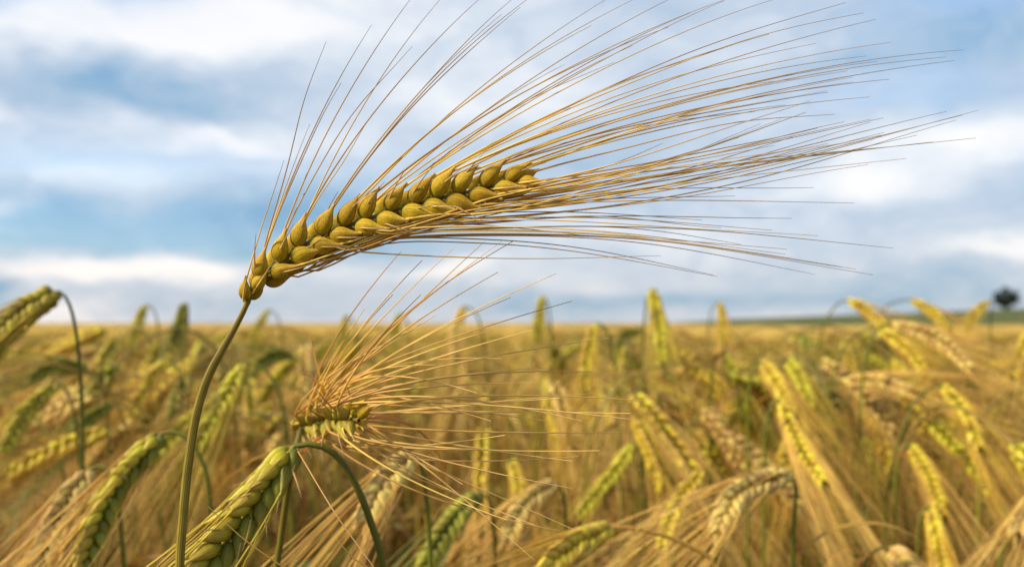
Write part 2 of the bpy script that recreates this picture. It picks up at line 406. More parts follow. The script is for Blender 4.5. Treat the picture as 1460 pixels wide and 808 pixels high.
canopy = simple_mat('ripe_barley_canopy', (.32, .19, .035), (.54, .345, .075), 3.0, c3=(.46, .29, .058), stretch=(1, .35, 1))
ysf = np.concatenate([[0, .002], np.geomspace(.004, 1, 150)])
xsf = np.linspace(-1, 1, 200)
def far_field():
    U, Y = np.meshgrid(xsf, ysf)
    Y = 9 + Y * (np.interp(U, [-1, .14, .24, 1], [330, 330, 28, 24]) - 9)
    X = U * (Y * .72 + 4)
    Z = .755 + .03 * snoise(X, Y, 2.2, 3) + .025 * snoise(X, Y, 7, 5)
    Z[0] = 0.02
    v = np.stack([X, Y, Z], -1); n, m_ = X.shape; idx = np.arange(n * m_).reshape(n, m_)
    q = np.stack([idx[:-1, :-1], idx[:-1, 1:], idx[1:, 1:], idx[1:, :-1]], -1)
    a = Acc(); a.add(v, q, np.zeros(n * m_), np.zeros(n * m_)); return a.build('barley_field', [canopy])
tag(far_field(), kind='structure')

hillm = simple_mat('pasture', (.060, .075, .014), (.105, .110, .026), .03, c3=(.080, .090, .018), stretch=(1, .3, 1))
def hz(X, Y):
    rise = np.clip((X / np.maximum(Y, 1) - .20) / .36, 0, 1)
    up = np.clip((Y - 60) / 400, 0, 1)
    return .03 + up * (2.3 + 6.0 * rise) * np.clip((X / np.maximum(Y, 1) - .13) / .09, 0, 1) - np.clip((Y - 560) / 300, 0, 1) * 6 + up * .15 * snoise(X, Y, .03, 8)
tag(grid_mesh('hill', np.linspace(-20, 900, 180), np.concatenate([[30], np.linspace(60, 900, 50)]), hz, hillm), kind='structure')

def leafy_tree(px, Y, height, wid, label, name='field_tree'):
    x = (px - 730) / F * Y; z0 = float(hz(np.array(x), np.array(float(Y))))
    t = tag(empty(name, (x, Y, z0 - .2)), label, 'tree')
    bark = simple_mat('bark', (.05, .035, .022), (.10, .075, .05), 3)
    leafm = plant_mat('tree_leaf', [(0, (.010, .022, .010)), (1, (.022, .042, .016))], .6, .25, .4, mottle=(.2, 1.))
    a = Acc(); r = np.random.default_rng(4)
    a.tubes(spline([(0, 0, -.3), (.1, .05, height * .2), (-.1, 0, height * .5)], 8), np.linspace(.42, .20, 8), 8)
    cl = []
    for k in range(11):
        an = k * 2.4; rr = wid * .5 * (.35 + .5 * r.random()); zz = height * (.10 + .62 * r.random())
        c = np.array((math.cos(an) * rr, math.sin(an) * rr, zz)); cl.append((c, wid * (.16 + .12 * r.random())))
        a.tubes(spline([(0, 0, height * (.22 + .2 * r.random())), c * .5 + np.array((0, 0, height * .17)), c], 6), np.linspace(.13, .03, 6), 5)
    cl.append((np.array((0, 0, height * .86)), wid * .2)); cl.append((np.array((.2, 0, height * .55)), wid * .36)); cl.append((np.array((.3, 0, height * .22)), wid * .30)); cl.append((np.array((-1.2, .3, height * .3)), wid * .27))
    a.build('trunk', [bark], t)
    b = Acc(); P = []
    for c, s in cl:
        g = nrm(r.normal(size=(420, 3))) * (r.random((420, 1)) ** .4) * s; g[:, 2] *= .8; P.append(c + g)
    P = np.concatenate(P); n = len(P); u = nrm(r.normal(size=(n, 3))); w = nrm(np.cross(u, r.normal(size=(n, 3)))); s = (.16 + .22 * r.random((n, 1)))
    v = np.stack([P - u * s, P + w * s * .6, P + u * s, P - w * s * .6], 1)
    b.add(v, np.arange(n * 4).reshape(n, 4), np.tile([0, .5, 1, .5], n), np.repeat(r.random(n), 4)); b.build('crown', [leafm], t, smooth=False)
leafy_tree(1434, 430, 9.8, 9.8, 'dark round tree standing alone on the low green rise')

# ------------------------------------------------------------------ the tall ear in front
def hero():
    D = .283
    def w(x, y, dd=0.0): return W(x, y, D + dd)
    stem = [w(353, 431), w(346, 446), w(335, 467), w(318, 497), w(300, 530), w(286, 568), w(277, 605), w(270, 650), w(265, 690), w(260, 750), w(256, 810)]
    pts = stem_to_ground(stem)
    root = np.array(pts[-1])
    t = tag(empty('barley_plant', root), 'tall sharp golden barley ear reaching highest across the sky on a curved olive stem', 'barley', 'barley plants in the field')
    a = Acc(); sp = spline(pts, 260)
    hh = np.linalg.norm(np.diff(sp, axis=0), axis=1).cumsum(); hh = np.concatenate([[0], hh])
    rad = np.interp(hh, [0, .006, .02, .05, .3, .9], [.00075, .00085, .00118, .00128, .0016, .0022])
    a.tubes(sp - root, rad, 14); so = a.build('stem', [ST['gold']], t)
    axis = spline([w(352, 433), w(361, 411), w(392, 383), w(445, 346), w(525, 314), w(613, 288), w(690, 270), w(758, 254)], 60)
    facing = nrm(np.array((.10, -1.0, .12)))
    pos, dr, ou, LL, WW, row, ss = ear_layout(axis, facing, 13, (36, 27), .0108, .0053, .045, .70)
    e = Acc(); e.tubes(axis - root, np.interp(np.linspace(0, 1, 60), [0, .1, 1], [.0009, .0013, .0007]), 8)
    # small bracts at the collar
    c0 = axis[0] - root
    eo = e.build('ear', [ST['yg']], t)
    for i in range(len(pos)):
        link('grain', get_grain('gold', True), eo, gmat(pos[i] - root, dr[i], ou[i], LL[i], WW[i]))
    # glumes: thin bracts hugging the grains
    gl = Acc(); sel = np.where(row < 2)[0]
    gp = pos[sel] + ou[sel] * .0006 - dr[sel] * .0004
    gd = nrm(dr[sel] + rng.normal(size=(len(sel), 3)) * .16 + np.array((0, -.12, 0)))
    P = bez(gp - root, gp + gd * .005 + nrm(ou[sel]) * .0020 - root, gp + gd * .0135 + nrm(ou[sel]) * .0006 - root, 9)
    gl.tubes(P, np.linspace(.00042, .00005, 9), 5); gl.build('glume', [AW['gold']], eo)
    # awns: from each grain's beak to where the photograph shows the tips
    up = [(405, 228), (462, 60), (487, 118), (530, 35), (590, -6), (588, 66), (632, -4), (660, 30), (686, -2), (715, 20), (736, -4), (750, -2), (742, 10), (862, 1), (838, 40), (905, -3), (957, -2), (953, 39), (1042, -2), (985, 18), (1036, 2), (1111, -2), (1050, 61), (1210, 0), (1229, 17), (1162, 61), (1248, 28), (1271, 61),
          (1235, 81), (1251, 89), (1208, 101), (1374, 71), (1350, 82), (1361, 87), (1268, 114), (1279, 139), (1215, 110), (1180, 130), (1240, 138), (1120, 150), (1190, 158)]
    low = [(1162, 391), (1245, 391), (1220, 384), (1200, 381), (1274, 354), (1120, 362), (1170, 341), (1100, 328), (1129, 311), (1218, 290), (1048, 278), (1160, 262), (992, 258), (1290, 227), (1240, 236), (1390, 196), (1330, 204), (1300, 207), (1210, 214), (1396, 157), (1372, 165), (1365, 173), (1310, 180), (1260, 189), (1180, 205), (1084, 177), (1130, 196), (1054, 196), (1350, 160), (1200, 178), (1260, 168), (1150, 160), (1300, 150)]
    axd_ = nrm(axis[-1] - axis[5])
    tips = pos + dr * LL[:, None] * .93
    iu = [i for i in np.argsort(ss) if row[i] in (0, 2)]; il = [i for i in np.argsort(ss) if row[i] in (1, 3)]
    def run(idx, tgt, upper, extra):
        n = len(idx); out = []
        for j in range(len(tgt) + extra):
            if j < len(tgt):
                gx, gy = tgt[j]; f = j / (len(tgt) - 1)
            else:
                f = rng.random(); q = min(int(f * (len(tgt) - 1)), len(tgt) - 2); k = rng.random()
                gx = tgt[q][0] * k + tgt[q + 1][0] * (1 - k) - 30 - 170 * rng.random(); gy = tgt[q][1] * k + tgt[q + 1][1] * (1 - k) + 14 * rng.normal()
            i = idx[min(int(round((f ** .85 if upper else f) * (n - 1) + rng.normal() * .3)) % n, n - 1)] if j >= len(tgt) else idx[int(round((f ** .9 if upper else f) * (n - 1)))]
            fr = -1 if row[i] in (0, 1) else 1
            end = w(gx, gy, fr * .004 + rng.normal() * .020)
            p0 = tips[i] - dr[i] * .0015
            if j >= len(tgt) and upper: end = p0 + (w(gx + 115, gy) - p0) * (.72 + .25 * rng.random()) + facing * rng.normal() * .012
            dist = np.linalg.norm(end - p0)
            ch = (end - p0) / dist
            if upper:
                bu = np.cross(ch, facing); bu = bu * np.sign(bu[2]); bu = nrm(bu); d0 = nrm(ch + bu * (.075 + .10 * (1 - f)) * min(1, f * 9) + dr[i] * .10); p1 = p0 + d0 * dist * .52
            else:
                # along the underside of the ear first, then out into the fan
                stop = np.interp(gy, [150, 250, 320, 391], [.97, .90, .78, .64]) + rng.normal() * .04
                wp = [p0, p0 + dr[i] * .0020 + axd_ * .0025]; q = ss[i] + .20; off = .0048 + .0034 * rng.random(); dp = (.001 + .004 * rng.random()) * (1 if row[i] == 1 else -.6)
                while q < stop:
                    c = axis[min(int(q * 59), 59)]; tq = nrm(axis[min(int(q * 59) + 1, 59)] - axis[min(int(q * 59), 59) - 1])
                    nb = np.cross(tq, facing); nb = nrm(nb * -np.sign(nb[2])); wp.append(c + nb * off * np.interp(q, [0, .15, .8, 1], [.6, 1, .9, .5]) + facing * dp); q += .22
                m0 = wp[-1]; tl = nrm(wp[-1] - wp[-2]) if len(wp) > 2 else dr[i]
                dd_ = np.linalg.norm(end - m0); che = (end - m0) / dd_
                for u in (.3, .62): wp.append(bez(m0, m0 + nrm(tl * .55 + che) * dd_ * .42, end, 101)[0][int(u * 100)])
                wp.append(end); p1 = wp
            out.append((p0, p1, end, f))
        return out
    for p0, p1, p2, f in run(iu, up, True, 8) + run(il, low, False, 21):
        a = Acc(); K = 26
        P = spline(p1, K) if isinstance(p1, list) else bez(p0, p1, p2, K)[0]
        if rng.random() < .09: P = P[:int(K * (.55 + .3 * rng.random()))]; K = len(P)      # a snapped awn
        wv_ = (.3 + 2.0 * rng.random() ** 2) * np.sin(np.linspace(0, 5 + 5 * rng.random(), K) + rng.random() * 6)[:, None] * .0006 * np.linspace(0, 1, K)[:, None] * nrm(rng.normal(size=3))
        a.tubes(P + wv_ - root, np.interp(np.linspace(0, 1, K), [0, .05, .25, .7, 1], [.00037, .00028, .00021, .00014, .00006]), 5)
        a.build('awn', [AW['gold']], eo)
    l = Acc(); p0 = sp[200]; lc, sd_ = leaf_curve(p0, 2.2, .22, 1.9)
    l.ribbons(lc - root, np.interp(np.linspace(0, 1, 10), [0, .3, 1], [.003, .006, .0005]), sd_); l.build('leaf', [LF['straw']], t)
hero()

# ------------------------------------------------------------------ plants read off the photograph
def plant(label, ear, stem, kind='yg', n=9, detail=1, bend=(0, 0), awn=.115, spread=.30, wind=(0, 0, -.15), stemk='green', gw=.0064, awns=None, roll=0, leaf=None, jit=.09, gl=.0112, gspread=(31, 28), beard_n=None, group='barley plants in the field', awnk=None, sw=1.0, tgt=None, kind2=None):
    """ear = (base px, py, depth, tip px, py, depth); stem = pixels from below the ear downwards, at the ear base's depth (or with their own)"""
    bx, by, d0, tx, ty, d1 = ear
    A, Bp = W(bx, by, d0), W(tx, ty, d1); mid = W((bx + tx) / 2 + bend[0], (by + ty) / 2 + bend[1], (d0 + d1) / 2)
    axis = spline([A, mid, Bp], 30)
    sp3 = [A] + [W(q[0], q[1], q[2] if len(q) > 2 else d0) for q in stem]
    pts = stem_to_ground(sp3); root = np.array(pts[-1])
    t = tag(empty('barley_plant', root), label, 'barley', group)
    length = np.linalg.norm(np.diff(axis, axis=0), axis=1).sum()
    a = Acc(); sp = spline(pts, 170); hh = np.concatenate([[0], np.linalg.norm(np.diff(sp, axis=0), axis=1).cumsum()])
    a.tubes(sp - root, np.interp(hh, [0, .01, .05, .3, .9], [.0008, .0010, .0012, .0015, .0020]) * sw, 9); a.build('stem', [ST[stemk]], t)
    T = nrm(Bp - A); fc = -np.array((mid[0] * .9, mid[1], mid[2] - CAM_Z)); fc = fc / np.linalg.norm(fc)
    if roll: fc = np.array(Matrix.Rotation(R(roll), 3, Vector(T)) @ Vector(fc))
    pos, dr, ou, LL, WW, row, ss = ear_layout(axis, fc, n, gspread, gl, gw, jit)
    e = Acc(); e.tubes(axis - root, np.linspace(.0010, .0006, 30), 7)
    if detail == 0: e.grains(pos - root, dr, ou, LL, WW, 9, 9, mat=1)
    eo = e.build('ear', [ST['yg'], GR[kind]], t)
    if detail:
        for i in range(len(pos)): link('grain', get_grain(kind2 if kind2 and row[i] in ((0, 2) if kind2 != 'olive' else (0, 1)) else kind, d0 < .42), eo, gmat(pos[i] - root, dr[i], ou[i], LL[i], WW[i]))
    if d0 < .42:                                               # bracts between the grains
        g_ = Acc(); gp = pos + ou * .0006; gd = nrm(dr + rng.normal(size=dr.shape) * .2)
        g_.tubes(bez(gp - root, gp + gd * .005 + nrm(ou) * .002 - root, gp + gd * .0145 + nrm(ou) * .0008 - root, 9), np.linspace(.00050, .00006, 9), 5); g_.build('glume', [AW['gold']], eo)
    tips = pos + dr * LL[:, None] * .93 - root
    axd = nrm(axis[-1] - axis[0])
    idx = np.arange(len(pos)) if beard_n is None else rng.choice(len(pos), min(beard_n, len(pos)), replace=False)
    m = len(idx); Ln = awn * (.8 + .35 * rng.random((m, 1)))
    dd = nrm(dr[idx]); fin = nrm(axd + dd * spread * 1.2 + rng.normal(size=(m, 3)) * spread * .35 + np.array(wind) * .5)
    end = tips[idx] + nrm(axd * .6 + dd * spread + fin * .6 + rng.normal(size=(m, 3)) * spread * .25) * Ln + np.array(wind) * Ln * .35
    p1 = tips[idx] + nrm(dd * .6 + axd) * Ln * .42
    mats = [AW[awnk or (kind if kind in AW else 'yg')]]; prof = np.interp(np.linspace(0, 1, 16), [0, .1, .5, 1], [.00040, .00030, .00021, .00007])
    if tgt:                                                    # named awn tips (px, py, depth): matched to grains in order along the ear
        o = np.argsort(ss); lst = []
        for j, (gx, gy, gd) in enumerate(tgt):
            up_ = [i for i in o if row[i] in (0, 2)] if gy < by * .5 + ty * .5 else [i for i in o if row[i] in (1, 3)]
            i = up_[int(rng.random() * len(up_))]
            q2 = W(gx, gy, gd) - root; dist = np.linalg.norm(q2 - tips[i]); ch = (q2 - tips[i]) / dist
            lst.append((tips[i], tips[i] + nrm(dr[i] * .45 + ch) * dist * .4, q2))
        k0, k1, k2 = (np.array(z) for z in zip(*lst))
        P = bez(k0, k1, k2, 22); prof2 = np.interp(np.linspace(0, 1, 22), [0, .05, .5, 1], [.00046, .00040, .00030, .00010])
        for k in range(len(P)):
            a = Acc(); a.tubes(P[k], prof2, 5); a.build('awn', mats, eo)
        if not beard_n: m = 0
    if m:
        P = bez(tips[idx], p1, end, 16)
        if detail == 2:
            for k in range(m):
                a = Acc(); a.tubes(P[k], prof, 4); a.build('awn', mats, eo)
        else:
            a = Acc(); a.tubes(P, prof, 4); a.build('beard', mats, eo)
    if leaf is None and d0 > .42 and A[2] < .835 and rng.random() < .6:
        leaf = (A[2] - .03 - .09 * rng.random(), rng.random() * 6.28, .06 + .07 * rng.random(), 2.0 + 1.6 * rng.random(), ('straw', 'brown', 'straw', 'green')[int(rng.random() * 3.5)])
    if leaf:
        l = Acc(); hz_, az_, ln, dr_, lk = leaf
        j = int(np.argmin(abs(sp[:, 2] - hz_))); lc, sd_ = leaf_curve(sp[j], az_, ln, dr_)
        l.ribbons(lc - root, np.interp(np.linspace(0, 1, 10), [0, .3, 1], [.002, .0045, .0005]), sd_); l.build('leaf', [LF[lk]], t)
    return t, eo, root

# second ear, pointing towards the lens
T2 = [(572, 358), (602, 371), (648, 352), (716, 343), (733, 343), (710, 388), (690, 345), (793, 390), (816, 429), (868, 482), (728, 424), (844, 530), (640, 400), (600, 420), (919, 571), (899, 589), (896, 597), (904, 615), (855, 642), (826, 650), (816, 657), (817, 696), (824, 757), (798, 756), (762, 748), (762, 798), (723, 741), (798, 567), (775, 524), (715, 511), (760, 470), (700, 470), (680, 560), (740, 590), (780, 600), (700, 640), (660, 690), (690, 720), (620, 450), (560, 420), (830, 600), (760, 545), (660, 500), (700, 600), (640, 640), (520, 440), (545, 470), (500, 470), (441, 478), (424, 528), (620, 520), (590, 470), (850, 560), (720, 620)]
plant('sharp golden barley ear seen end on, its awns fanned out right below the tall ear', (430, 606, .395, 512, 599, .304),
      [(422, 640, .352), (410, 700, .354), (398, 786, .356), (394, 812, .356)], 'gold', 10, 1, (0, -8), stemk='yg', kind2='olive', spread=.7, gl=.0092, gw=.0046, jit=.22, roll=20, awnk='straw', leaf=(.800, .2, .085, 3.2, 'rust'), tgt=[(x, y, .285 + .03 * rng.random()) for x, y in T2], gspread=(47, 43), beard_n=0, awn=.07, wind=(.2, -.2, .1))
# third, hanging in the lower left corner with its stem arched over
t3, e3, r3 = plant('plump yellow green barley ear hanging at bottom left from an arched dark green stem', (420, 636, .345, 258, 850, .315),
      [(445, 633, .345), (470, 641, .346), (492, 664, .348), (512, 700, .350), (530, 748, .352), (546, 812, .354)], 'yg', 11, 1, (14, -14), stemk='green', kind2='green', gl=.0132, gw=.0054, awn=.12, spread=.34, wind=(-.55, 0, -.1), sw=1.15, roll=-12, gspread=(30, 30))
for (x0, y0, x1, y1) in ((425, 643, 536, 812), (410, 812, 297, 722), (530, 812, 480, 768)):
    a = Acc(); a.tubes(spline([W(x0, y0, .318) - r3, W((x0 + x1) / 2 - 3, (y0 + y1) / 2 + 3, .30) - r3, W(x1, y1, .288) - r3], 16), np.linspace(.00030, .00010, 16), 5); a.build('awn', [AW['straw']], e3)

P_ = plant
P_('green yellow ear hanging at the far left edge above the horizon from an arched stem', (84, 415, .60, -25, 505, .57), [(94, 424), (104, 450), (112, 500), (117, 585)], 'olive', 11, 1, (-4, -8), gw=.0076, wind=(-.6, 0, -.3), roll=20)
P_('small olive ear at left breaking the horizon, its stem curving down behind on the right', (208, 434, 1.25, 186, 508, 1.22), [(218, 440), (225, 462), (228, 520)], 'yg', 8, 1, (-3, -3))
P_('dark green ear at left standing on the horizon right beside the small olive one', (263, 431, 1.2, 243, 502, 1.18), [(268, 440), (266, 480), (254, 560)], 'green', 8, 1, (2, -2), gw=.0076)
P_('blurred ear on the horizon just right of the tall stem, drooping down left', (383, 441, 1.5, 356, 500, 1.45), [(392, 446), (400, 465), (406, 520)], 'yg', 8, 1, (-2, -3))
P_('yellow green ear with dark stem arch, hanging between the tall stem and the end-on ear', (352, 516, .70, 282, 640, .67), [(370, 522), (388, 540), (402, 575), (411, 630)], 'yg', 11, 1, (6, -10), gw=.0060, roll=15)
P_('olive ear drooping at left edge below the high one, plump grains in clear rows', (82, 545, .78, 4, 645, .74), [(92, 552), (100, 572), (108, 600)], 'yg', 10, 1, (-4, -8), wind=(-.6, 0, -.3))
P_('small olive ear in the left field hanging from a short arched stem', (160, 574, .85, 92, 640, .82), [(178, 578), (194, 592), (207, 612)], 'green', 9, 1, (-2, -6), wind=(-.7, 0, -.2))
P_('large yellow green ear at lower left hung with pale straw awns streaming to the corner', (232, 617, .47, 112, 812, .44), [(250, 616), (270, 628), (287, 655), (298, 700)], 'yg', 12, 1, (-12, -14), awnk='straw', gw=.0056, kind2='green', wind=(-.55, -.1, -.25), awn=.13, spread=.42, roll=-20)
P_('pale straw ear at lower left, half hidden behind streaming awns', (128, 668, .52, 55, 812, .49), [(142, 664), (158, 676), (168, 710)], 'straw', 11, 1, (-6, -8), wind=(-.5, 0, -.3), awn=.13, spread=.4)
P_('short yellow ear behind the tall stem, hanging under the arched yellow green one', (388, 572, 1.05, 350, 640, 1.03), [(398, 574), (406, 590), (412, 640)], 'yellow', 8, 1, (-2, -3))
P_('green ear lying sideways above the end-on ear, behind its raised awns', (414, 507, 1.0, 366, 519, .96), [(426, 512), (436, 530), (442, 580)], 'green', 8, 1, (0, -6))
P_('slim upright ear on the horizon left of centre field, bright yellow green', (773, 421, 1.35, 766, 487, 1.33), [(779, 428), (784, 450), (788, 520)], 'yg', 8, 1, (-1, 0))
P_('pale straw ear nodding on the horizon behind the raised awns', (660, 436, 1.2, 650, 512, 1.17), [(672, 440), (684, 460), (694, 520)], 'straw', 8, 1, (-4, -2), gw=.0076, beard_n=30, wind=(0, 0, -.5))
P_('yellow brown ear hanging below the horizon at centre, awns falling straight down', (848, 462, 1.0, 834, 562, .97), [(858, 462), (868, 478), (876, 520)], 'yellow', 10, 1, (-4, -3), wind=(0, 0, -.6))
P_('tallest green ear on the horizon right of centre, fat and nearly vertical', (930, 411, .98, 944, 522, .94), [(924, 420), (919, 450), (914, 540)], 'yg', 11, 1, (2, -3), gw=.0076, wind=(.1, 0, -.5))
P_('small yellow green ear hanging just left of the tallest horizon ear and below it', (896, 506, 1.2, 890, 578, 1.18), [(904, 504), (911, 515), (915, 560)], 'yg', 8, 1, (-2, -2))
P_('curved olive ear bowed over between the brown ear and the tallest horizon ear', (916, 470, 1.25, 880, 505, 1.2), [(924, 480), (927, 500), (928, 560)], 'green', 7, 1, (-8, -8))
P_('slim yellow ear on the horizon with its green stem arching on the left', (1026, 430, 1.4, 1031, 492, 1.37), [(1018, 436), (1012, 452), (1008, 500)], 'yellow', 8, 1, (2, 0))
P_('golden ear on the horizon at right, tilted down right from a tall left-hand stem arch', (1208, 428, 1.15, 1262, 468, 1.10), [(1196, 432), (1182, 448), (1172, 470), (1164, 520)], 'yellow', 8, 1, (4, -4), wind=(.5, 0, -.3))
P_('long yellow ear at right sloping down right from a wide green stem arch', (1250, 466, .92, 1328, 545, .88), [(1236, 469), (1212, 484), (1195, 512), (1184, 560), (1178, 600)], 'yellow', 11, 1, (6, -6), wind=(.5, 0, -.35))
P_('golden ear on the horizon at right, beside the lone tree and tilted to the right', (1298, 427, 1.3, 1352, 470, 1.26), [(1284, 428), (1262, 438), (1246, 465), (1238, 520)], 'yellow', 8, 1, (4, -4), wind=(.5, 0, -.3))
P_('thin yellow ear leaning left on the horizon just below the lone tree', (1410, 428, 1.45, 1377, 468, 1.42), [(1414, 434), (1413, 452), (1411, 500)], 'yellow', 7, 1, (-2, -2))
P_('bleached straw ear at right arching above the long yellow one', (1268, 461, .86, 1384, 528, .82), [(1256, 466), (1240, 490), (1230, 540)], 'straw', 12, 1, (10, -12), wind=(.6, 0, -.3), awn=.12)
P_('fat yellow ear right of centre, one of an overlapping pair, standing in front', (1086, 515, .78, 1128, 590, .75), [(1076, 524), (1068, 560), (1066, 620)], 'yellow', 9, 1, (2, -4), gw=.0076, wind=(.3, 0, -.5))
P_('yellow ear right of centre, the rear one of an overlapping pair', (1122, 512, .84, 1156, 584, .82), [(1112, 520), (1104, 560), (1100, 640)], 'yg', 9, 1, (4, -4), gw=.0076, wind=(.3, 0, -.5))
P_('long golden ear right of centre whose pale beard trails down to the bottom edge', (1112, 568, .72, 1174, 688, .68), [(1102, 574), (1094, 600), (1090, 660)], 'yellow', 12, 1, (-4, 4), awnk='straw', wind=(.25, 0, -.5), awn=.13, spread=.22)
P_('blurred yellow green ear hanging left of the overlapping pair', (1034, 503, 1.0, 1062, 595, .98), [(1024, 508), (1016, 530), (1012, 600)], 'yg', 10, 1, (4, -2), wind=(.2, 0, -.5))
P_('bright yellow ear at right hanging from a tall dark stem arch', (1342, 548, .78, 1396, 640, .75), [(1328, 552), (1306, 572), (1284, 620), (1268, 680), (1262, 730)], 'yellow', 11, 1, leaf=(.735, .6, .07, 2.6, 'rust'), bend= (8, -4), wind=(.35, 0, -.5))
P_('pale yellow ear at lower right drooping beside the dark stem arch', (1296, 632, .74, 1345, 735, .72), [(1286, 640), (1278, 670), (1276, 730)], 'yellow', 11, 1, (4, -4), awnk='straw', wind=(.3, 0, -.5))
P_('bright yellow ear at the bottom edge at right, hanging straight', (1326, 722, .66, 1348, 822, .64), [(1318, 724), (1310, 745), (1308, 800)], 'yellow', 11, 1, (0, -3), wind=(.1, 0, -.5))
P_('bright yellow ear at bottom centre right drooping to the left with long straight awns', (1004, 672, .66, 944, 780, .63), [(1012, 680), (1018, 710), (1020, 780)], 'yellow', 11, 1, (-6, -8), awnk='straw', wind=(-.5, 0, -.5), roll=20, gw=.005)
P_('bushy straw ear at bottom right of centre, bleached and bowed to the left', (1126, 676, .56, 1020, 760, .52), [(1134, 690), (1134, 720), (1130, 790)], 'straw', 12, 1, (-18, -16), wind=(-.45, 0, -.6), awn=.14, spread=.45)
P_('yellow green ear leaning left below centre, alone before dark stalks', (904, 632, .82, 826, 732, .80), [(912, 640), (918, 670), (920, 740)], 'yg', 11, 1, (4, 0), wind=(-.3, 0, -.4), beard_n=16)
P_('dark green ear at bottom centre with bright grain tips, hanging to the left', (684, 702, .60, 600, 816, .57), [(694, 708), (702, 730), (706, 790)], 'green', 11, 1, (-2, -10), gw=.0076, wind=(-.3, 0, -.5), beard_n=24)
P_('pale straw ear at bottom centre bowed over beside the dark green one', (792, 688, .66, 724, 772, .62), [(800, 696), (806, 720), (806, 780)], 'straw', 11, 1, (-10, -12), wind=(-.3, 0, -.6))
P_('yellow ear at bottom centre tilted left on a bent straw stalk', (872, 752, .50, 776, 815, .47), [(900, 752), (950, 764), (990, 782), (1022, 812)], 'yellow', 11, 1, (-4, -8), stemk='straw', wind=(-.6, 0, -.3))
P_('small green ear at right, half hidden behind the dark stem arch', (1230, 622, 1.1, 1254, 690, 1.08), [(1222, 628), (1218, 650), (1216, 700)], 'yg', 8, 1, (2, -2))
P_('bushy bleached ear right of the end-on ear, straw beard falling to the bottom left', (588, 648, .47, 520, 745, .44), [(598, 654), (606, 690), (612, 760)], 'straw', 11, 1, (-6, -8), awn=.15, spread=.34, wind=(-.45, 0, -.65))
P_('blurred green ear standing on the horizon behind the left part of the raised awns', (494, 449, 1.5, 486, 505, 1.48), [(502, 455), (506, 475), (508, 530)], 'yg', 7, 1, (-2, -2))
P_('blurred green ear standing on the horizon behind the middle of the raised awns', (570, 446, 1.45, 560, 505, 1.43), [(578, 452), (583, 475), (586, 530)], 'yg', 7, 1, (-2, -2))
P_('bright green ear below the horizon at right, between the fat pair and the stem arch', (1146, 478, 1.1, 1150, 528, 1.08), [(1140, 482), (1134, 500), (1132, 560)], 'green', 7, 1, (2, -1), gw=.0076)
P_('upright yellow ear low in the centre, short and pale', (730, 654, .86, 742, 716, .84), [(722, 662), (718, 690), (716, 740)], 'yellow', 8, 1, (2, 0))
P_('blurred yellow ear at left under the dark green horizon ear', (240, 512, .92, 196, 580, .9), [(250, 518), (256, 540), (258, 600)], 'yellow', 9, 1, (-2, -6), wind=(-.4, 0, -.4))
P_('green ear lying almost level at far left, below the high drooping one', (128, 528, .88, 44, 538, .84), [(140, 536), (150, 560), (154, 610)], 'green', 9, 1, (0, -12), wind=(-.7, 0, -.1))
P_('yellow ear at the right edge, hanging from a dark stem at the border', (1472, 470, .95, 1440, 540, .92), [(1478, 490), (1462, 540), (1444, 600), (1430, 660)], 'yellow', 9, 1, (0, -2))
P_('pale ear low at the right border with its dark stem curving at the corner', (1490, 690, .62, 1450, 760, .6), [(1474, 712), (1452, 740), (1434, 770), (1424, 815)], 'straw', 9, 1, (0, -2))
P_('straw ear at the bottom right, bowed beside the bright yellow hanging one', (1268, 784, .58, 1300, 830, .56), [(1256, 780), (1240, 792), (1232, 815)], 'straw', 9, 1, (4, -4))
P_('bleached ear nodding right of the dark stalks, in the middle right of the crop', (1200, 545, .9, 1300, 560, .86), [(1186, 552), (1176, 580), (1172, 640)], 'straw', 10, 1, (0, -10), wind=(.7, 0, -.25))

# ------------------------------------------------------------------ the rest of the crop near the lens
def nod_curves(N, r, H, nod, lean, K=16, M=7, elen=.085):
    s = np.linspace(0, 1, K)[None]; H = np.broadcast_to(H, N)[:, None]; nod = np.broadcast_to(nod, N)[:, None]; lean = np.broadcast_to(lean, N)[:, None]
    # extra points near the arch
    s = s ** .62
    sm = np.clip((s - .80) / .20, 0, 1); sm = sm * sm * (3 - 2 * sm)
    a = lean * s + (nod - lean) * .80 * sm
    ds = np.diff(s, axis=1) * H; am = (a[:, 1:] + a[:, :-1]) / 2
    x = np.concatenate([np.zeros((N, 1)), np.cumsum(np.sin(am) * ds, 1)], 1); z = np.concatenate([np.zeros((N, 1)), np.cumsum(np.cos(am) * ds, 1)], 1)
    el_ = np.broadcast_to(elen, N)[:, None]; u = np.linspace(0, 1, M)[None]
    b = a[:, -1:] + (nod - a[:, -1:]) * u ** .8
    bm = (b[:, 1:] + b[:, :-1]) / 2; de = el_ / (M - 1)
    ex = x[:, -1:] + np.concatenate([np.zeros((N, 1)), np.cumsum(np.sin(bm) * de, 1)], 1); ez = z[:, -1:] + np.concatenate([np.zeros((N, 1)), np.cumsum(np.cos(bm) * de, 1)], 1)
    wob = (r.random((N, 1)) - .5) * .05
    y = wob * np.sin(s * 2.6) ; ey = np.broadcast_to(y[:, -1:], ex.shape)
    return np.stack([x, y + 0 * x, z], -1), np.stack([ex, ey, ez], -1)

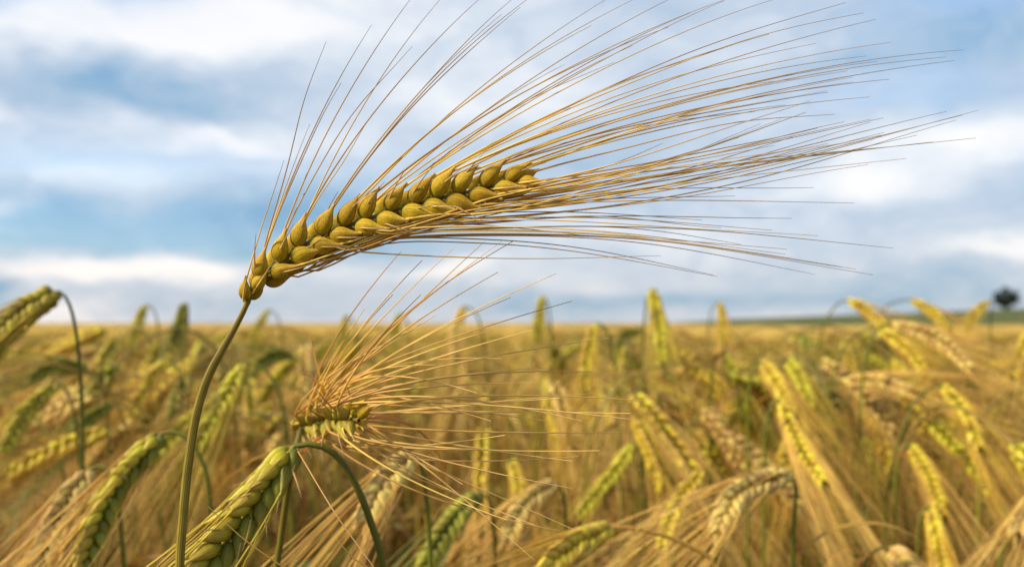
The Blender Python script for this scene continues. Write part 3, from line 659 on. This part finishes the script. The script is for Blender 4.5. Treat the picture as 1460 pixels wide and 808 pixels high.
KINDS = ['yg', 'yellow', 'straw', 'green']
TOP = {}
def make_template(kind, seed):
    r = np.random.default_rng(seed)
    S, E = nod_curves(1, r, .74 + .06 * r.random(), R(122 + 48 * r.random()), R(4 + 10 * r.random()), K=26, M=24, elen=.068 + .022 * r.random())
    S, E = S[0], E[0]
    t = empty('barley_plant', (0, 0, 0))
    a = Acc(); a.tubes(S, np.linspace(.0020, .0009, 26), 6); a.build('stem', [ST[{'yg': 'green', 'yellow': 'yg', 'straw': 'straw', 'green': 'green'}[kind]]], t)
    ang = r.random() * 6.28; fc = np.array((math.cos(ang) * .3, math.sin(ang), .3))
    pos, dr, ou, LL, WW, row, ss = ear_layout(E, fc, 10, (31, 29), .0112, .0066, .09)
    e = Acc(); e.tubes(E, np.linspace(.001, .0006, 24), 5); e.grains(pos, dr, ou, LL, WW, 8, 8, mat=1)
    eo = e.build('ear', [ST['yg'], GR[kind]], t)
    tips = pos + dr * LL[:, None] * .93; ax = nrm(E[-1] - E[0]); idx = r.choice(len(pos), 34, replace=False)
    Ln = (.10 + .05 * r.random((34, 1))); dd = dr[idx]
    end = tips[idx] + nrm(ax * 1.1 + dd * .32 + r.normal(size=(34, 3)) * .10) * Ln + np.array((.1, 0, -.3)) * Ln * .4
    b = Acc(); b.tubes(bez(tips[idx], tips[idx] + nrm(dd * .6 + ax) * Ln * .42, end, 12), np.interp(np.linspace(0, 1, 12), [0, .1, 1], [.00042, .0003, .00008]), 3)
    b.build('beard', [AW['straw' if r.random() < .7 else kind]], eo)
    TOP[t] = max(S[:, 2].max(), E[:, 2].max())
    l = Acc(); j = 12; lc, sd_ = leaf_curve(S[j], r.random() * 6.28, .16 + .1 * r.random(), 1.6 + r.random())
    l.ribbons(lc, np.interp(np.linspace(0, 1, 10), [0, .3, 1], [.002, .0045, .0004]), sd_); l.build('leaf', [LF['green' if kind == 'green' else ('brown' if r.random() < .4 else 'straw')]], t)
    return t
TEMPL = [(k, make_template(k, 100 + i)) for i, k in enumerate(['yg', 'yg', 'yg', 'yg', 'yellow', 'yellow', 'yellow', 'yellow', 'yellow', 'straw', 'straw', 'straw', 'green'])]
WORDS = {'yg': 'yellow green', 'yellow': 'golden yellow', 'straw': 'bleached straw', 'green': 'green'}
def copy_plant(root, loc, rz, sc):
    o = root.copy(); COL.objects.link(o); o.location = loc; o.rotation_euler = (0, 0, rz); o.scale = (sc, sc, sc)
    for ch in root.children:
        c = ch.copy(); COL.objects.link(c); c.parent = o
        for g in ch.children:
            d = g.copy(); COL.objects.link(d); d.parent = c
    return o
N_FILL = 246
fr = np.random.default_rng(57)
cnt = 0; spots = []
while cnt < N_FILL:
    y = math.sqrt(.80 ** 2 + (1.62 ** 2 - .80 ** 2) * fr.random()); x = (fr.random() * 2 - 1) * (y * .56 + .05)
    if any((x - a) ** 2 + (y - b) ** 2 < .022 ** 2 for a, b in spots): continue
    spots.append((x, y))
    i = int(fr.random() * len(TEMPL)); k, tp = TEMPL[i]
    if y > 1.2 and fr.random() < .15: k, tp = TEMPL[0]
    # heads lean left in the left half and right in the right half, loosely
    rz = (0 if x > -.05 else math.pi) + fr.normal() * .9
    sc = min(np.interp(y, [.6, .8, 1.1, 1.6], [.745, .775, .805, .815]) + fr.normal() * .022, .845) / TOP[tp]
    near = y < 1.15
    lab = f'{WORDS[k]} barley ear ' + ('nodding half hidden deep in the crop' if near else 'blurred small in the crop towards the horizon')
    o = copy_plant(tp, (x, y, 0), rz, sc)
    tag(o, lab, 'barley', f'{WORDS[k]} ears ' + ('deep in the crop' if near else 'towards the horizon'))
    cnt += 1
for k, tp in TEMPL:                                              # the sources themselves are not part of the field
    for ch in list(tp.children):
        for g in list(ch.children): bpy.data.objects.remove(g)
        bpy.data.objects.remove(ch)
    bpy.data.objects.remove(tp)

# ------------------------------------------------------------------ the crop beyond, past counting
MATS = [GR['yg'], GR['yellow'], GR['straw'], GR['green'], AW['straw'], AW['yellow'], ST['straw'], ST['green'], LF['straw'], LF['green'], LF['rust'], ST['yg'], LF['brown']]
def rotz(P, az_): 
    c, s = np.cos(az_)[:, None], np.sin(az_)[:, None]
    return np.stack([P[..., 0] * c - P[..., 1] * s, P[..., 0] * s + P[..., 1] * c, P[..., 2]], -1)
def crop(name, y0, y1, N, seed, ngr, naw, H0, Hs, kf=1.0, sides=3):
    r = np.random.default_rng(seed); a = Acc()
    y = np.sqrt(y0 ** 2 + (y1 ** 2 - y0 ** 2) * r.random(N)); x = (r.random(N) * 2 - 1) * (y * .60 + .15)
    H = H0 + r.normal(size=N) * Hs - .07 * ((x / y > .17) & (y > 7))
    S, E = nod_curves(N, r, H, R(112) + R(58) * r.random(N), R(3) + R(12) * r.random(N), K=8, M=5, elen=.075 * kf)
    az_ = np.where(x > 0, 0, math.pi) + r.normal(size=N) * 1.0
    S, E = rotz(S, az_), rotz(E, az_); off = np.stack([x, y, 0 * x], -1)[:, None]; S, E = S + off, E + off
    g = r.choice(4, N, p=[.30, .36, .29, .05])
    ax = nrm(E[:, -1] - E[:, 0])
    for k in range(4):
        q = np.where(g == k)[0]
        if not len(q): continue
        a.tubes(S[q], np.linspace(.0018, .001, 8) * kf, sides, {0: 11, 1: 11, 2: 6, 3: 7}[k])
        # grains
        pos, dr, ou = [], [], []
        u1 = nrm(np.cross(ax[q], r.normal(size=(len(q), 3))))
        for j in range(ngr):
            s = (j // 2 + .3) / (ngr / 2) * 4; i = min(int(s), 3); c = E[q, i] + (E[q, i + 1] - E[q, i]) * (s - i)
            sg = 1 if j % 2 else -1
            pos.append(c); dr.append(nrm(ax[q] + u1 * sg * .55)); ou.append(np.cross(ax[q], u1))
        a.grains(np.concatenate(pos), np.concatenate(dr), np.concatenate(ou), .0120 * kf, .0095 * kf, 4, 5, k)
        tip = E[q][:, [1, 2, 3, 4]][:, r.integers(0, 4, naw)].reshape(-1, 3); axr = np.repeat(ax[q], naw, 0)
        Ln = (.09 + .06 * r.random((len(tip), 1))) * kf
        end = tip + nrm(axr + r.normal(size=tip.shape) * .20 + np.array((0, 0, -.2))) * Ln
        a.tubes(bez(tip, (tip + end) / 2 + r.normal(size=tip.shape) * .006, end, 5), np.linspace(.0004, .00012, 5) * kf, 3, 4 if k != 3 else 5)
    return a, x, y
A, _, _ = crop('c', 1.52, 3.6, 2700, 5, 14, 14, .825, .028)
B_, _, _ = crop('c', 3.5, 9.5, 4600, 6, 8, 8, .822, .034, 1.25)
C_, _, _ = crop('c', 9.0, 34, 6800, 8, 6, 5, .818, .06, 1.9)
def merge(dst, src):
    base = dst.n
    dst.v += src.v; dst.q += [q + base for q in src.q]; dst.t += src.t; dst.r += src.r; dst.m += src.m; dst.a += src.a; dst.n += src.n
merge(A, B_); merge(A, C_)
tag(A.build('barley_crop', MATS), kind='stuff')

# stalks, leaves and fallen awns that fill the crop below the ears
def undergrowth():
    r = np.random.default_rng(31); a = Acc()
    def spot(n, y0, y1):
        y = np.sqrt(y0 ** 2 + (y1 ** 2 - y0 ** 2) * r.random(n)); return (r.random(n) * 2 - 1) * (y * .60 + .1), y
    n = 5200; x, y = spot(n, .62, 3.4); h = .50 + .22 * r.random(n); ln = r.normal(size=(n, 2)) * .09
    P = np.stack([np.stack([x + ln[:, 0] * u ** 1.5, y + ln[:, 1] * u ** 1.5, h * u], -1) for u in np.linspace(0, 1, 7)], 1)
    for k, (mi, fr_) in enumerate(((6, .5), (11, .3), (7, .2))):
        lo = int(n * (0, .5, .8)[k]); hi = int(n * (.5, .8, 1)[k]); a.tubes(P[lo:hi], np.linspace(.0019, .0011, 7), 4, mi)
    n = 5200; x, y = spot(n, .62, 3.2); z = .34 + .32 * r.random(n); an = r.random(n) * 6.28; L = .12 + .14 * r.random(n); up = 1.0 * r.random(n) + .1; dp = 1.0 + 1.8 * r.random(n)
    u = np.linspace(0, 1, 8)[None]; ang = up[:, None] - dp[:, None] * u ** 1.3; st = (L / 7)[:, None]
    hh = np.concatenate([np.zeros((n, 1)), np.cumsum(np.cos(ang[:, :-1]) * st, 1)], 1); vv = np.concatenate([np.zeros((n, 1)), np.cumsum(np.sin(ang[:, :-1]) * st, 1)], 1)
    P = np.stack([x[:, None] + hh * np.cos(an)[:, None], y[:, None] + hh * np.sin(an)[:, None], z[:, None] + vv], -1)
    sd_ = np.stack([-np.sin(an), np.cos(an), 0 * an], -1)[:, None]
    for k, mi in enumerate((8, 9, 10, 12)):
        lo = int(n * (0, .30, .48, .60)[k]); hi = int(n * (.30, .48, .60, 1)[k]); a.ribbons(P[lo:hi], np.interp(np.linspace(0, 1, 8), [0, .3, 1], [.0018, .0042, .0004]), sd_[lo:hi], mi)
    n = 5200; x, y = spot(n, .90, 3.2); z = .56 + .23 * r.random(n)
    d = nrm(np.stack([np.where(x > 0, .5, -.5) + r.normal(size=n) * .5, r.normal(size=n) * .4, -.55 + r.normal(size=n) * .45], -1)); L = (.09 + .06 * r.random((n, 1)))
    p0 = np.stack([x, y, z], -1); p2 = p0 + d * L; a.tubes(bez(p0, (p0 + p2) / 2 + np.array((0, 0, .008)) + r.normal(size=(n, 3)) * .005, p2, 6), np.linspace(.00038, .00012, 6), 3, 4)
    tag(a.build('crop_undergrowth', MATS), kind='stuff')
undergrowth()
